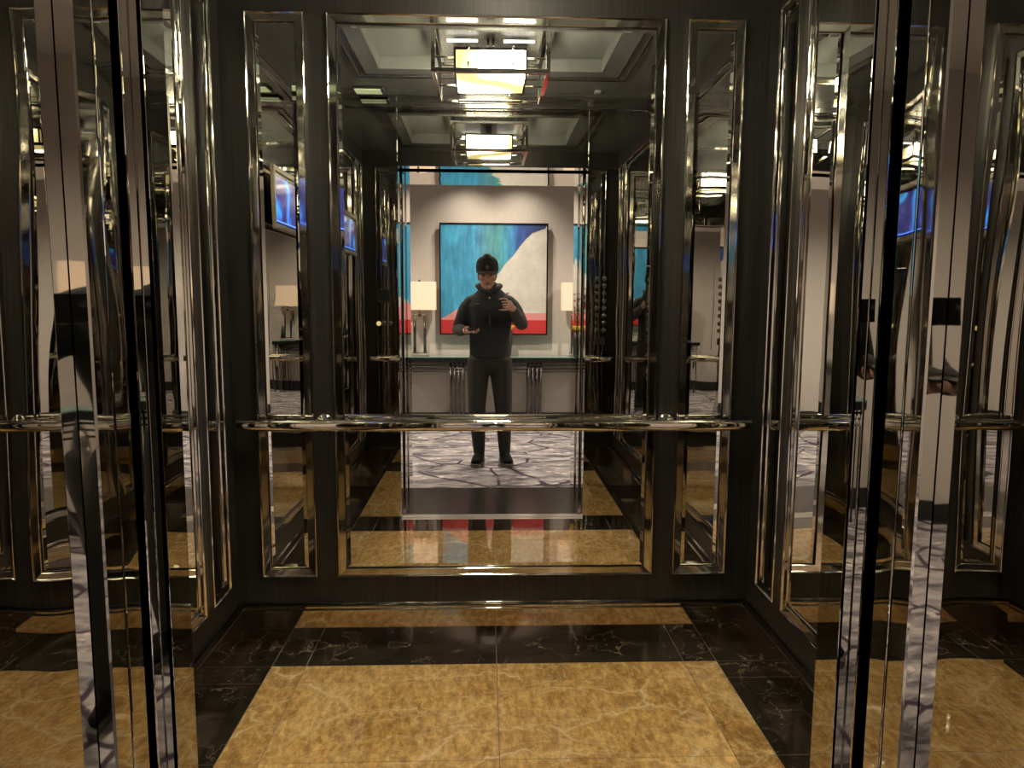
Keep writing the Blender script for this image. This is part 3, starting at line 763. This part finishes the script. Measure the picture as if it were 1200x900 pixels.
# hoodie: forearm sleeves and the hood rolled round the neck
for s_ in ('l','r'):
    a, b, c = J['sh_'+s_], J['el_'+s_], J['wr_'+s_]
    bm = bmesh.new(); loft(bm, [(a.lerp(b,.82),.052,.054),(b,.054,.055),(b.lerp(c,.3),.053,.053),(b.lerp(c,.7),.043,.042),(b.lerp(c,.93),.036,.034)], 20)
    fuse('sleeve', shift(bm), M['knit'], root, .005, 3)
bm = bmesh.new()
nk = []
for i in range(19):
    t = 2*PI*i/18
    nk.append((V3(.027+.088*math.cos(t), PY-.010+.080*math.sin(t), 1.520-.042*max(0,math.sin(t))**1.5), .024, .030, (0,0,1)))
loft(bm, nk, 12)
loft(bm, [((.027,PY-.07,1.46),.10,.05),((.027,PY-.095,1.50),.09,.045),((.027,PY-.09,1.54),.055,.03)], 16)
loft(bm, [((.028,PY+.06,1.40),.045,.03),((.026,PY+.055,1.47),.05,.03)], 14)
fuse('hood', shift(bm), M['knit'], root, .005, 3)
# cap
bm = bmesh.new()
cp = [(hp(0,-.006,z), rx, ry, (1,0,0)) for z, rx, ry in ((.022,.092,.106),(.050,.095,.108),(.085,.092,.102),(.116,.083,.092),(.140,.064,.070),(.153,.036,.038))]
loft(bm, cp, 28)
cap = new('cap', shift(bm), M['cap'], root, smooth=True)
bm = bmesh.new(); rows = []
for j, f in enumerate((0,.33,.66,1)):
    row = []
    for i in range(13):
        t = -1+2*i/12
        y = .090*math.sqrt(max(0,1-(t*.84)**2)) + f*(.075*(1-.35*t*t)); z = .038 - f*.010 - .020*t*t*(0.4+.6*f)
        row.append(hp(t*.076*(1-.06*f), y, z))
    rows.append(row)
top = [[bm.verts.new(p) for p in row] for row in rows]; bot = [[bm.verts.new(p - Rh @ V3(0,0,.004)) for p in row] for row in rows]
for G in (top, bot):
    for j in range(3):
        for i in range(12): bm.faces.new((G[j][i], G[j][i+1], G[j+1][i+1], G[j+1][i]))
for i in range(12):
    for j in (0,3): bm.faces.new((top[j][i], top[j][i+1], bot[j][i+1], bot[j][i]))
for j in range(3):
    for i in (0,12): bm.faces.new((top[j][i], top[j+1][i], bot[j+1][i], bot[j][i]))
bmesh.ops.recalc_face_normals(bm, faces=bm.faces); new('brim', shift(bm), M['brim'], cap, smooth=True)
bm = bmesh.new(); box(bm, -.004,.004,.0,.004,-.018,.018); box(bm, -.013,-.008,.0,.004,-.012,.010); box(bm, .008,.013,.0,.004,-.012,.010)
for v in bm.verts: v.co = hp(v.co.x, v.co.y+.104-.35*(v.co.z), v.co.z+.070)
new('emblem', shift(bm), M['emblem'], cap)
bm = bmesh.new(); ball(bm, hp(0,-.008,.168), .007, (1,1,.6), Rh); new('top_button', shift(bm), M['cap'], cap, smooth=True)
# shoes
for s, sx in (('l',-1),('r',1)):
    f = J['an_'+s]; fx, fy = f.x, f.y
    def fp(x,y,z): 
        a = -sx*.16; return V3(fx + x*math.cos(a) - y*math.sin(a), fy + x*math.sin(a) + y*math.cos(a), z)
    bm = bmesh.new()
    loft(bm, [(fp(0,-.075,.055),.036,.040,(1,0,0)),(fp(0,-.02,.065),.042,.052,(1,0,0)),(fp(0,.045,.060),.046,.048,(1,0,0)),(fp(0,.11,.048),.050,.032,(1,0,0)),(fp(0,.165,.042),.044,.024,(1,0,0))], 18)
    loft(bm, [(fp(0,-.03,.09),.043,.050),(fp(0,-.02,.125),.042,.048)], 16)
    sh = fuse('shoe', shift(bm), M['shoe'], root, .005, 3)
    bm = bmesh.new(); out = []
    for y, hwid in ((-.115,.020),(-.10,.034),(-.05,.040),(.03,.043),(.10,.052),(.15,.050),(.185,.038),(.202,.018)): out.append((y, hwid))
    ring = [(-w2, y) for y, w2 in out] + [(w2, y) for y, w2 in reversed(out)]
    lo = [bm.verts.new(fp(x,y,.0)) for x, y in ring]; hi = [bm.verts.new(fp(x*1.02,y,.030)) for x, y in ring]; q = len(ring)
    for i in range(q): bm.faces.new((lo[i], lo[(i+1)%q], hi[(i+1)%q], hi[i]))
    bm.faces.new(lo[::-1]); bm.faces.new(hi); bmesh.ops.recalc_face_normals(bm, faces=bm.faces)
    new('sole', shift(bm), M['sole'], sh, bevel=.004)
    bm = bmesh.new()
    for k_ in range(4):
        y = .02+.028*k_; z = .107-.010*k_ - (.006*k_); 
        cyl(bm, fp(-.022,y,z), fp(.022,y+.012,z), .003, 6)
    new('laces', shift(bm), M['emblem'], sh)

# phones
r = empty('camera_phone', (.046,-.0085,1.334), 0, 'black phone held sideways at chest height in the raised hand', 'phone')
bm = B(-.081,.081,-.004,.004,0,.077); new('phone_body', bm, M['phone'], r, bevel=.003)
bm = bmesh.new(); 
new('camera_bump', B(-.076,-.036,.004,.0055,.040,.073), M['phone'], r, bevel=.0008)
for lx, lz in ((-.066,.050),):
    bm = bmesh.new(); lathe(bm, [(.0075,.0055),(.0075,.0075),(.005,.0078)], (lx,0,lz), 'Y', 20); new('lens_ring', bm, M['lens'], r)
r = empty('second_phone', (-.112,-.150,1.175), 0, 'black phone lying flat in the lowered hand', 'phone')
bm = B(-.037,.037,-.072,.072,-.010,.002); new('phone_body', bm, M['phone'], r, bevel=.003)

# ------------------------------------------------------------------ camera
yaw, pitch, roll = .0363, .1143, .0054
cy_, sy_, cp_, sp_, cr_, sr_ = math.cos(yaw), math.sin(yaw), math.cos(pitch), math.sin(pitch), math.cos(roll), math.sin(roll)
fwd = V3(sy_*cp_, cy_*cp_, -sp_); up = V3(sy_*sp_, cy_*sp_, cp_); rt = V3(cy_, -sy_, 0)
R_ = rt*cr_ + up*sr_; U_ = up*cr_ - rt*sr_
cam = bpy.data.cameras.new('camera'); co = bpy.data.objects.new('camera', cam); C.objects.link(co)
mw = Matrix((( R_.x, U_.x, -fwd.x, 0), (R_.y, U_.y, -fwd.y, 0), (R_.z, U_.z, -fwd.z, H), (0,0,0,1)))
co.matrix_world = mw; cam.sensor_width = 36; cam.lens = 854.4233/1200*36; cam.clip_start = .004; cam.clip_end = 60
S.camera = co

# ------------------------------------------------------------------ world and render settings
wd = bpy.data.worlds.new('world'); S.world = wd; wd.use_nodes = True
wd.node_tree.nodes['Background'].inputs[0].default_value = (.01,.01,.01,1); wd.node_tree.nodes['Background'].inputs[1].default_value = .3
S.view_settings.view_transform = 'Standard'; S.view_settings.look = 'None'; S.view_settings.gamma = 1; S.view_settings.use_curve_mapping = False
S.view_settings.exposure = 0.0
cy = S.cycles
cy.max_bounces = 18; cy.glossy_bounces = 16; cy.diffuse_bounces = 4; cy.transmission_bounces = 4
cy.sample_clamp_indirect = 6.0; cy.blur_glossy = .3
cy.use_denoising = True
